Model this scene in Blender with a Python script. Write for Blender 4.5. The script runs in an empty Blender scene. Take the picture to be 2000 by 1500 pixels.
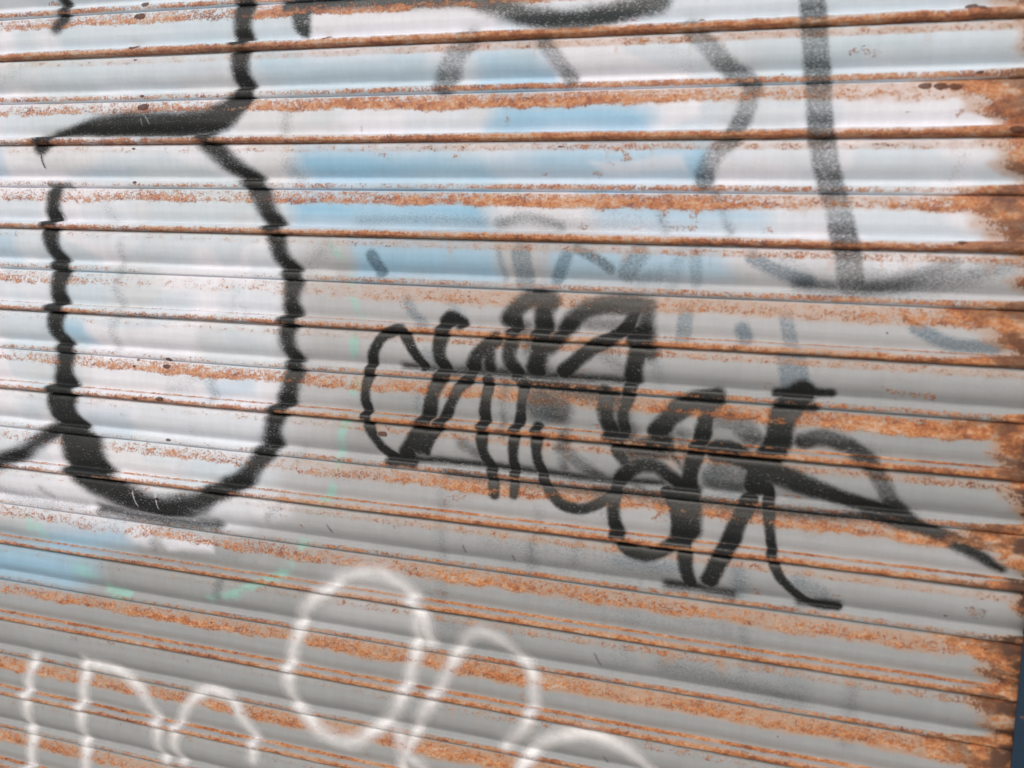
import bpy, math
import numpy as np
from mathutils import Matrix

sc = bpy.context.scene
col = sc.collection

# ------------------------------------------------------------------ camera
cam_d = bpy.data.cameras.new('camera')
cam = bpy.data.objects.new('camera', cam_d)
col.objects.link(cam)
M = ((0.95166728, -0.29893828, -0.0704649),
     (0.30409388, 0.94930719, 0.07964154),
     (0.04308493, -0.09722019, 0.99432989))      # columns: right, forward, up
mw = Matrix.Identity(4)
for r in range(3):
    mw[r][0] = M[r][0]
    mw[r][1] = M[r][2]
    mw[r][2] = -M[r][1]
mw[0][3], mw[1][3], mw[2][3] = 0.0, -1.273755, -0.496048
cam.matrix_world = mw
cam_d.sensor_width = 36.0
cam_d.lens = 36.0 * 1800.19 / 2000.0
cam_d.clip_start = 0.02
cam_d.clip_end = 2000.0
cam_d.dof.use_dof = True
cam_d.dof.focus_distance = 1.58
cam_d.dof.aperture_fstop = 3.2
sc.camera = cam

# ------------------------------------------------------------------ sky and sun (bright overcast)
SUN_EL, SUN_AZ = math.radians(38), math.radians(192)     # azimuth: 180 is straight out from the shutter
world = bpy.data.worlds.new('World')
sc.world = world
world.use_nodes = True
wn = world.node_tree
bg = wn.nodes['Background']
sky = wn.nodes.new('ShaderNodeTexSky')
sky.sky_type = 'NISHITA'
sky.sun_disc = False
sky.sun_elevation = SUN_EL
sky.sun_rotation = SUN_AZ
sky.air_density = 1.0
sky.dust_density = 4.0
sky.ozone_density = 1.0
wn.links.new(sky.outputs[0], bg.inputs['Color'])
bg.inputs['Strength'].default_value = 0.15
sun_d = bpy.data.lights.new('sun', 'SUN')
sun_d.energy = 1.5
sun_d.angle = math.radians(25)
sun_d.color = (1.0, 0.985, 0.965)
sun = bpy.data.objects.new('sun', sun_d)
col.objects.link(sun)
dx, dy, dz = math.sin(SUN_AZ) * math.cos(SUN_EL), math.cos(SUN_AZ) * math.cos(SUN_EL), math.sin(SUN_EL)
from mathutils import Vector
sun.rotation_euler = Vector((dx, dy, dz)).to_track_quat('Z', 'Y').to_euler()

sc.view_settings.view_transform = 'Standard'
sc.view_settings.look = 'None'
sc.view_settings.exposure = -0.46
sc.view_settings.gamma = 1.0
sc.cycles.use_denoising = True
sc.cycles.max_bounces = 8
sc.cycles.transparent_max_bounces = 16

# ------------------------------------------------------------------ traced paint, all in metres on the shutter (X along it, Z up)
# a stroke is (opacity, edge softness, [(X, Z, width), ...])
LEFT_OUTLINE = [
    (0.85,0.0056,[(-1.2083,-0.0293,0.0254),(-1.2096,-0.0685,0.0255),(-1.2203,-0.0877,0.0258)]),
    (0.95,0.0061,[(-0.8612,-0.0486,0.0336),(-0.8623,-0.0866,0.0337),(-0.8596,-0.1405,0.0338),(-0.8589,-0.1791,0.034),(-0.8639,-0.21,0.0341),(-0.8896,-0.2329,0.0418),(-0.9414,-0.2479,0.0406),(-0.9945,-0.2496,0.0394),(-1.0438,-0.2489,0.0401),(-1.0942,-0.2491,0.0387),(-1.1455,-0.2517,0.0295),(-1.2086,-0.2626,0.012),(-1.2462,-0.2817,0.0304)]),
    (0.9,0.0014,[(-1.2474,-0.286,0.004),(-1.2453,-0.303,0.004),(-1.2433,-0.3157,0.004)]),
    (0.9,0.0068,[(-0.922,-0.2759,0.0332),(-0.8886,-0.3023,0.0329),(-0.8508,-0.3292,0.0326),(-0.83,-0.3574,0.0324),(-0.8111,-0.3864,0.0324),(-0.7931,-0.4176,0.0323),(-0.7824,-0.4528,0.0323),(-0.7699,-0.4841,0.0323),(-0.7683,-0.5157,0.0323),(-0.7665,-0.5555,0.0325),(-0.7658,-0.5875,0.0325),(-0.7624,-0.617,0.0326),(-0.7653,-0.6519,0.0328),(-0.7738,-0.6809,0.033),(-0.7878,-0.7155,0.0333),(-0.7966,-0.7426,0.0334),(-0.824,-0.78,0.0338),(-0.8529,-0.8146,0.0342),(-0.8951,-0.8394,0.0348),(-0.9293,-0.8619,0.0352),(-1.0046,-0.8773,0.036),(-1.0615,-0.8679,0.0366)]),
    (0.98,0.0087,[(-1.2004,-0.7582,0.0545),(-1.1841,-0.7808,0.0668),(-1.1625,-0.8082,0.0832),(-1.141,-0.8328,0.0664),(-1.1089,-0.8517,0.0514),(-1.0615,-0.8679,0.0427),(-0.9996,-0.875,0.0359),(-0.9243,-0.8605,0.0332)]),
    (0.7,0.0086,[(-1.1357,-0.8939,0.0188),(-1.0824,-0.8958,0.0184),(-1.0302,-0.8978,0.0182),(-0.979,-0.8988,0.0179),(-0.8992,-0.8962,0.0175)]),
    (0.85,0.0081,[(-1.2003,-0.7537,0.0293),(-1.2279,-0.765,0.0296),(-1.275,-0.7945,0.03),(-1.323,-0.8209,0.0305),(-1.3708,-0.8384,0.031)]),
    (0.97,0.0068,[(-1.2306,-0.3634,0.0305),(-1.2276,-0.3967,0.0347),(-1.2247,-0.4396,0.0348),(-1.2184,-0.4826,0.0349),(-1.2197,-0.5173,0.035),(-1.2178,-0.5521,0.0351),(-1.218,-0.587,0.0352),(-1.2106,-0.6217,0.0353),(-1.2064,-0.6655,0.0416),(-1.2066,-0.6973,0.0584),(-1.2046,-0.7274,0.0628),(-1.1895,-0.7617,0.0626)]),
    (0.6,0.0047,[(-1.2392,-0.3464,0.0102),(-1.1984,-0.3462,0.0101)]),
]
TOP_CURVE = [
    (0.92,0.007,[(-0.4697,-0.0856,0.0301),(-0.4233,-0.1005,0.0297),(-0.3839,-0.1114,0.0294),(-0.3324,-0.1166,0.0288),(-0.2826,-0.1108,0.0283),(-0.2152,-0.0975,0.0276)]),
    (0.92,0.0061,[(-0.7834,-0.0769,0.0212),(-0.731,-0.075,0.0207),(-0.663,-0.0741,0.0203),(-0.5804,-0.0799,0.0198),(-0.5008,-0.084,0.0192),(-0.4541,-0.0906,0.019)]),
    (0.92,0.0049,[(-0.7564,-0.0655,0.0349),(-0.7584,-0.0916,0.035),(-0.7555,-0.1067,0.0262),(-0.7499,-0.1204,0.007)]),
]
LEFT_ARC = [
    (0.45,0.0045,[(-0.483,-0.1386,0.0401),(-0.5018,-0.157,0.0405),(-0.5143,-0.1781,0.0407),(-0.5231,-0.1973,0.0409)]),
]
SLASH = [
    (0.49,0.0036,[(-0.3733,-0.1478,0.0262),(-0.353,-0.1713,0.0261),(-0.3342,-0.1954,0.026)]),
]
CURL = [
    (0.49,0.0033,[(-0.1736,-0.1358,0.0287),(-0.1431,-0.1652,0.0285),(-0.1135,-0.1937,0.0283),(-0.098,-0.202,0.0282),(-0.0894,-0.214,0.0282),(-0.0922,-0.2302,0.0282),(-0.0974,-0.2498,0.0283),(-0.1042,-0.2662,0.0285),(-0.1111,-0.2826,0.0286),(-0.1343,-0.3045,0.0289),(-0.1432,-0.3226,0.0291),(-0.1438,-0.3347,0.0292)]),
    (0.32,0.004,[(-0.1411,-0.3347,0.0189),(-0.1292,-0.3534,0.0189),(-0.117,-0.3762,0.0188),(-0.1048,-0.4002,0.0188)]),
]
STRIPE = [
    (0.52,0.0025,[(-0.0222,-0.1013,0.0352),(-0.0165,-0.1458,0.0353),(-0.0117,-0.1777,0.0353),(-0.0071,-0.216,0.0354),(-0.0025,-0.2546,0.0355),(0.0036,-0.2868,0.0356),(0.0115,-0.3191,0.0356),(0.0199,-0.3482,0.0356),(0.0284,-0.3708,0.0356),(0.0367,-0.3999,0.0356),(0.0451,-0.429,0.0357),(0.0514,-0.4635,0.0357)]),
    (0.48,0.0062,[(-0.0128,-0.4653,0.0254),(0.0224,-0.4692,0.0251),(0.0661,-0.4701,0.0246),(0.1081,-0.4614,0.0242),(0.1382,-0.4487,0.0239),(0.1684,-0.4375,0.0235)]),
]
BLACK_TAG = [
    (0.5,0.009,[(-0.3863,-0.5436,0.0331),(-0.3707,-0.5796,0.033),(-0.3543,-0.6043,0.0329)]),
    (0.6,0.0087,[(-0.2441,-0.6438,0.0351),(-0.2295,-0.6861,0.035)]),
    (0.4,0.0086,[(-0.2735,-0.5737,0.0287),(-0.2289,-0.5924,0.0284)]),
    (0.55,0.0102,[(-0.3381,-0.6231,0.0361),(-0.2556,-0.6346,0.0352)]),
    (0.45,0.01,[(-0.2906,-0.5279,0.0319),(-0.2397,-0.5275,0.0314)]),
    (0.4,0.0084,[(-0.1529,-0.6793,0.0278),(-0.1403,-0.7138,0.0278)]),
    (0.45,0.0068,[(-0.0889,-0.7089,0.0228),(-0.0526,-0.7474,0.0226)]),
    (0.6,0.0042,[(-0.1801,-0.6961,0.0125),(-0.1505,-0.7184,0.0124),(-0.1342,-0.7562,0.0124)]),
    (0.55,0.0064,[(-0.2124,-0.7572,0.0176),(-0.1681,-0.7779,0.0173),(-0.1399,-0.7784,0.0172)]),
    (0.4,0.0054,[(-0.4116,-0.6194,0.0118),(-0.4135,-0.6645,0.0119),(-0.4079,-0.7018,0.0119)]),
    (0.95,0.0025,[(-0.5409,-0.6098,0.0166),(-0.5524,-0.5906,0.0167),(-0.5631,-0.572,0.0167),(-0.5753,-0.5566,0.0167),(-0.6012,-0.5657,0.0169),(-0.6175,-0.5868,0.0171),(-0.6278,-0.6139,0.0172),(-0.6337,-0.6473,0.0173),(-0.6311,-0.6771,0.0173),(-0.6224,-0.7072,0.0173),(-0.6051,-0.7334,0.0173),(-0.5866,-0.7507,0.0172),(-0.5668,-0.7543,0.0171),(-0.5571,-0.7424,0.0169)]),
    (0.8,0.0041,[(-0.5923,-0.7591,0.0163),(-0.5524,-0.756,0.0161)]),
    (0.95,0.0031,[(-0.5098,-0.5425,0.0189),(-0.498,-0.5329,0.0188),(-0.4807,-0.5426,0.0188)]),
    (0.95,0.0032,[(-0.4987,-0.5359,0.0223),(-0.5077,-0.5538,0.0224),(-0.5119,-0.5714,0.0224),(-0.5128,-0.592,0.0226),(-0.5071,-0.6122,0.0226),(-0.5155,-0.6281,0.0227),(-0.5237,-0.6502,0.0228),(-0.5262,-0.6719,0.0229),(-0.5361,-0.6975,0.023),(-0.5511,-0.7222,0.0231),(-0.5655,-0.7455,0.0233)]),
    (0.92,0.0024,[(-0.4598,-0.6016,0.0171),(-0.4663,-0.6194,0.0172),(-0.4826,-0.6364,0.0173),(-0.493,-0.6609,0.0174),(-0.5012,-0.6807,0.0175),(-0.5119,-0.7001,0.0175),(-0.5228,-0.7204,0.0176),(-0.5306,-0.7344,0.0177)]),
    (0.9,0.0032,[(-0.5367,-0.7038,0.0318),(-0.5426,-0.7261,0.032)]),
    (0.7,0.0048,[(-0.5743,-0.6105,0.0107),(-0.5202,-0.6131,0.0105)]),
    (0.8,0.006,[(-0.516,-0.6159,0.0122),(-0.4277,-0.6107,0.0119),(-0.373,-0.6122,0.0117),(-0.2938,-0.6098,0.0113),(-0.2265,-0.6094,0.011)]),
    (0.8,0.0059,[(-0.3864,-0.6243,0.0151),(-0.3229,-0.6257,0.0147),(-0.2486,-0.6283,0.0143)]),
    (0.92,0.0031,[(-0.4258,-0.5628,0.0235),(-0.451,-0.5844,0.0238),(-0.4621,-0.6047,0.0239)]),
    (0.85,0.0038,[(-0.4021,-0.5187,0.0249),(-0.3978,-0.5442,0.0249),(-0.4022,-0.5681,0.025),(-0.4043,-0.5891,0.0251),(-0.3948,-0.6093,0.0251)]),
    (0.9,0.0038,[(-0.4334,-0.5685,0.0219),(-0.4367,-0.6031,0.022)]),
    (0.85,0.0045,[(-0.4085,-0.5315,0.0299),(-0.3916,-0.5109,0.0297),(-0.3706,-0.5019,0.0295),(-0.3491,-0.5068,0.0293)]),
    (0.92,0.0045,[(-0.3585,-0.5167,0.031),(-0.3572,-0.5421,0.0311),(-0.3587,-0.5759,0.0312),(-0.3651,-0.6014,0.0314)]),
    (0.85,0.0051,[(-0.3268,-0.5464,0.0276),(-0.3136,-0.5276,0.0274),(-0.2914,-0.5128,0.0272),(-0.2611,-0.5065,0.0268),(-0.223,-0.5069,0.0265)]),
    (0.8,0.0052,[(-0.3135,-0.529,0.0242),(-0.3282,-0.5493,0.0243),(-0.3445,-0.5707,0.0245)]),
    (0.93,0.0029,[(-0.2264,-0.5098,0.0202),(-0.2365,-0.5337,0.0204),(-0.2558,-0.5511,0.0206),(-0.2834,-0.5678,0.0208),(-0.3083,-0.5882,0.021),(-0.3254,-0.6046,0.0212)]),
    (0.92,0.0036,[(-0.2208,-0.5456,0.0265),(-0.2162,-0.5645,0.0266),(-0.2221,-0.5862,0.0267),(-0.224,-0.6028,0.0267)]),
    (0.9,0.0029,[(-0.2252,-0.6065,0.0189),(-0.2298,-0.6283,0.019),(-0.2363,-0.6541,0.019),(-0.2327,-0.6791,0.0191),(-0.2386,-0.7051,0.0193),(-0.2259,-0.7243,0.0191)]),
    (0.75,0.0057,[(-0.211,-0.5063,0.0264),(-0.2104,-0.5415,0.0264),(-0.2031,-0.5694,0.0265)]),
    (0.85,0.0036,[(-0.2631,-0.6308,0.0256),(-0.2603,-0.656,0.0256),(-0.2515,-0.6822,0.0256)]),
    (0.95,0.0023,[(-0.4382,-0.6227,0.0169),(-0.44,-0.6568,0.0171),(-0.4409,-0.6918,0.0172),(-0.4395,-0.7236,0.0172),(-0.4296,-0.7495,0.0172),(-0.4198,-0.7906,0.0172)]),
    (0.95,0.0023,[(-0.3833,-0.6241,0.0158),(-0.3845,-0.666,0.016),(-0.3903,-0.6927,0.016),(-0.3924,-0.7322,0.0161),(-0.3906,-0.7875,0.0162)]),
    (0.93,0.0023,[(-0.3588,-0.6863,0.0166),(-0.3573,-0.7161,0.0167),(-0.353,-0.7419,0.0167),(-0.3433,-0.7673,0.0167),(-0.3214,-0.7927,0.0166),(-0.2892,-0.7981,0.0165),(-0.2586,-0.7843,0.0163),(-0.2375,-0.7658,0.0161)]),
    (0.6,0.006,[(-0.3596,-0.6528,0.0464),(-0.3288,-0.6578,0.046)]),
    (0.5,0.0045,[(-0.32,-0.7126,0.0248),(-0.2951,-0.7288,0.0245),(-0.2657,-0.7488,0.0243)]),
    (0.5,0.0047,[(-0.4711,-0.7196,0.0208),(-0.4464,-0.7312,0.0207)]),
    (0.45,0.0045,[(-0.3157,-0.6937,0.0213),(-0.3157,-0.7382,0.0215)]),
    (0.8,0.0053,[(-0.5865,-0.7522,0.0118),(-0.5067,-0.75,0.0114),(-0.4216,-0.7494,0.0111),(-0.3395,-0.7518,0.0108),(-0.2602,-0.7534,0.0106),(-0.177,-0.7491,0.0102)]),
    (0.6,0.0059,[(-0.4978,-0.7678,0.0141),(-0.3931,-0.7687,0.0136),(-0.2779,-0.7716,0.0131),(-0.1973,-0.7688,0.0128)]),
    (0.95,0.0036,[(-0.2381,-0.7541,0.0226),(-0.2168,-0.73,0.0223),(-0.1884,-0.7243,0.0221),(-0.1649,-0.7364,0.0219),(-0.1486,-0.7505,0.0218)]),
    (0.85,0.0058,[(-0.2378,-0.6926,0.0272),(-0.2118,-0.7033,0.027),(-0.1731,-0.694,0.0266)]),
    (0.7,0.0058,[(-0.2257,-0.7148,0.0191),(-0.2003,-0.716,0.019),(-0.1724,-0.7062,0.0188)]),
    (0.9,0.0035,[(-0.1106,-0.6251,0.0288),(-0.1417,-0.6345,0.0292),(-0.1651,-0.6505,0.0295),(-0.1862,-0.6765,0.0298)]),
    (0.93,0.0028,[(-0.12,-0.6286,0.0229),(-0.1216,-0.6568,0.0229),(-0.1272,-0.6898,0.0231),(-0.135,-0.7205,0.0232),(-0.1396,-0.7481,0.0233)]),
    (0.9,0.0043,[(-0.1437,-0.7608,0.0437),(-0.1394,-0.7855,0.0437),(-0.1382,-0.8056,0.0438)]),
    (0.95,0.0029,[(-0.139,-0.7927,0.0195),(-0.1379,-0.8331,0.0196),(-0.1349,-0.8604,0.0197),(-0.1285,-0.8844,0.0197)]),
    (0.5,0.0041,[(-0.1061,-0.6527,0.0319),(-0.0788,-0.6561,0.0316),(-0.0574,-0.6744,0.0315)]),
    (0.9,0.0034,[(-0.1034,-0.6961,0.0289),(-0.076,-0.6985,0.0287),(-0.0482,-0.7133,0.0285),(-0.0277,-0.7217,0.0283),(-0.0044,-0.7256,0.0281)]),
    (0.97,0.0038,[(-0.0277,-0.7203,0.0253),(-0.0044,-0.7256,0.0295),(0.0419,-0.7387,0.0248),(0.0871,-0.7494,0.0186),(0.1311,-0.7567,0.0155),(0.1598,-0.7728,0.0154),(0.1969,-0.7857,0.0165),(0.2337,-0.8023,0.015),(0.2551,-0.814,0.0081)]),
    (0.9,0.0051,[(0.0912,-0.7626,0.0143),(0.1427,-0.7722,0.0141),(0.1787,-0.7826,0.0139)]),
    (0.92,0.004,[(0.0011,-0.6085,0.0349),(-0.0143,-0.6287,0.0352),(-0.0221,-0.6485,0.0353),(-0.0244,-0.6729,0.0354),(-0.0339,-0.698,0.0358),(-0.0435,-0.7128,0.0359),(-0.0493,-0.7365,0.0361)]),
    (0.95,0.0033,[(-0.0313,-0.6108,0.0118),(-0.0028,-0.6081,0.0117),(0.0368,-0.6072,0.0114)]),
    (0.8,0.0039,[(-0.0274,-0.6284,0.0118),(0.0179,-0.6282,0.0116)]),
    (0.93,0.0028,[(-0.057,-0.762,0.0242),(-0.0652,-0.7813,0.0243),(-0.0738,-0.8051,0.0244),(-0.0819,-0.8282,0.0246),(-0.092,-0.8533,0.0248),(-0.1024,-0.8749,0.0249)]),
    (0.62,0.0032,[(0.0057,-0.6736,0.0249),(0.0322,-0.6664,0.0246),(0.0594,-0.6728,0.0243),(0.0869,-0.6892,0.0242),(0.1063,-0.7155,0.0241),(0.1213,-0.7422,0.024),(0.1327,-0.7544,0.024)]),
    (0.93,0.002,[(-0.0332,-0.7383,0.0164),(-0.0305,-0.7773,0.0156),(-0.0267,-0.8043,0.0149),(-0.0199,-0.8353,0.014),(-0.009,-0.8586,0.0131),(0.0109,-0.8785,0.0122),(0.0314,-0.8904,0.0112),(0.0665,-0.8915,0.0102)]),
    (0.7,0.004,[(0.0172,-0.8924,0.012),(0.0655,-0.8868,0.0118)]),
    (0.93,0.0029,[(-0.238,-0.7563,0.0194),(-0.2422,-0.7862,0.0194),(-0.2358,-0.8217,0.0195),(-0.2191,-0.8456,0.0194),(-0.1911,-0.8523,0.0193),(-0.1617,-0.8383,0.019),(-0.1502,-0.8172,0.0189),(-0.1548,-0.7873,0.0188),(-0.1691,-0.7613,0.0189)]),
    (0.8,0.0057,[(-0.1614,-0.8919,0.0128),(-0.1189,-0.8918,0.0125),(-0.0715,-0.8938,0.0123)]),
    (0.72,0.0068,[(-0.2705,-0.7693,0.0163),(-0.2046,-0.7674,0.016),(-0.1334,-0.769,0.0155),(-0.0309,-0.7717,0.015),(0.06,-0.7682,0.0145),(0.1282,-0.759,0.0141)]),
    (0.5,0.0055,[(-0.1011,-0.7313,0.0459),(-0.0738,-0.732,0.0454)]),
]
RING = [
    (0.85,0.0072,[(-0.5327,-0.9984,0.0209),(-0.535,-1.0312,0.021),(-0.5418,-1.0789,0.0211),(-0.5525,-1.1202,0.0212),(-0.5695,-1.1565,0.0214),(-0.6029,-1.1888,0.0217),(-0.6424,-1.2167,0.0221),(-0.6929,-1.2119,0.0224),(-0.7298,-1.1862,0.0226),(-0.7503,-1.1537,0.0227),(-0.754,-1.1148,0.0226),(-0.7485,-1.0694,0.0225),(-0.7362,-1.0335,0.0223),(-0.7239,-1.0063,0.0222),(-0.6838,-0.9696,0.0218),(-0.6653,-0.9521,0.0216),(-0.6293,-0.9374,0.0214),(-0.589,-0.9368,0.0211),(-0.5522,-0.9544,0.0209),(-0.5333,-0.9823,0.0208)]),
    (0.9,0.0066,[(-0.5281,-0.9864,0.0277),(-0.5224,-1.0009,0.0277),(-0.5165,-1.025,0.0277)]),
]
LOOP = [
    (0.8,0.0064,[(-0.5544,-1.2414,0.0197),(-0.5435,-1.2041,0.0196),(-0.5211,-1.1533,0.0193),(-0.5044,-1.1215,0.0192),(-0.4881,-1.0844,0.019),(-0.4719,-1.0477,0.0189),(-0.4557,-1.0186,0.0187),(-0.4333,-1.0032,0.0186),(-0.4048,-1.0066,0.0184),(-0.3759,-1.0248,0.0183),(-0.3525,-1.05,0.0182),(-0.3454,-1.0819,0.0182),(-0.347,-1.1153,0.0183),(-0.3593,-1.1423,0.0184),(-0.387,-1.1717,0.0186)]),
    (0.75,0.0085,[(-0.5623,-1.1894,0.0214),(-0.5491,-1.2169,0.0214),(-0.5181,-1.2357,0.0213)]),
]
ARCH = [
    (0.9,0.0061,[(-0.3614,-1.202,0.0218),(-0.3338,-1.1612,0.0215),(-0.2934,-1.1368,0.0212),(-0.2538,-1.1284,0.0209),(-0.2134,-1.1361,0.0207),(-0.1865,-1.1508,0.0205),(-0.1633,-1.1691,0.0204)]),
]
LETTER_I = [
    (0.85,0.0074,[(-1.2752,-1.1867,0.0229),(-1.286,-1.2219,0.023),(-1.2866,-1.2892,0.0232),(-1.2825,-1.3387,0.0232),(-1.2843,-1.4102,0.0235)]),
]
LETTER_N = [
    (0.85,0.0072,[(-1.1623,-1.1679,0.0222),(-1.1657,-1.2171,0.0223),(-1.1659,-1.2829,0.0224),(-1.1606,-1.3844,0.0225)]),
    (0.78,0.0069,[(-1.1601,-1.1713,0.0209),(-1.1065,-1.1734,0.0207),(-1.0614,-1.1914,0.0205),(-1.0284,-1.2222,0.0204),(-1.0061,-1.2529,0.0202),(-1.0058,-1.2913,0.0204),(-0.9941,-1.3175,0.0204)]),
]
LETTER_ARCH = [
    (0.8,0.0066,[(-0.9619,-1.311,0.0201),(-0.9726,-1.2784,0.0201),(-0.9586,-1.2285,0.0199),(-0.9375,-1.1959,0.0198),(-0.9134,-1.1799,0.0196),(-0.8744,-1.1837,0.0193),(-0.8503,-1.2085,0.0193),(-0.8184,-1.2396,0.0192),(-0.8177,-1.2775,0.0192)]),
]
SCRATCHES = [
    (1,0.001,[(-1.0595,-0.8571,0.0024),(-1.0563,-0.8682,0.0024),(-1.0521,-0.8791,0.0024)]),
    (1,0.0009,[(-1.014,-0.8557,0.0024),(-1.0108,-0.8806,0.0024)]),
    (0.7,0.0013,[(-1.0399,-0.2368,0.0027),(-1.0319,-0.2491,0.0027)]),
    (0.6,0.0013,[(-1.0489,-0.2399,0.0027),(-1.0458,-0.2513,0.0027)]),
    (0.6,0.0014,[(-1.0827,-0.7699,0.0019),(-1.0806,-0.7916,0.0019)]),
    (0.6,0.0014,[(-1.2093,-0.3965,0.0029),(-1.2051,-0.4049,0.0029)]),
]
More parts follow.
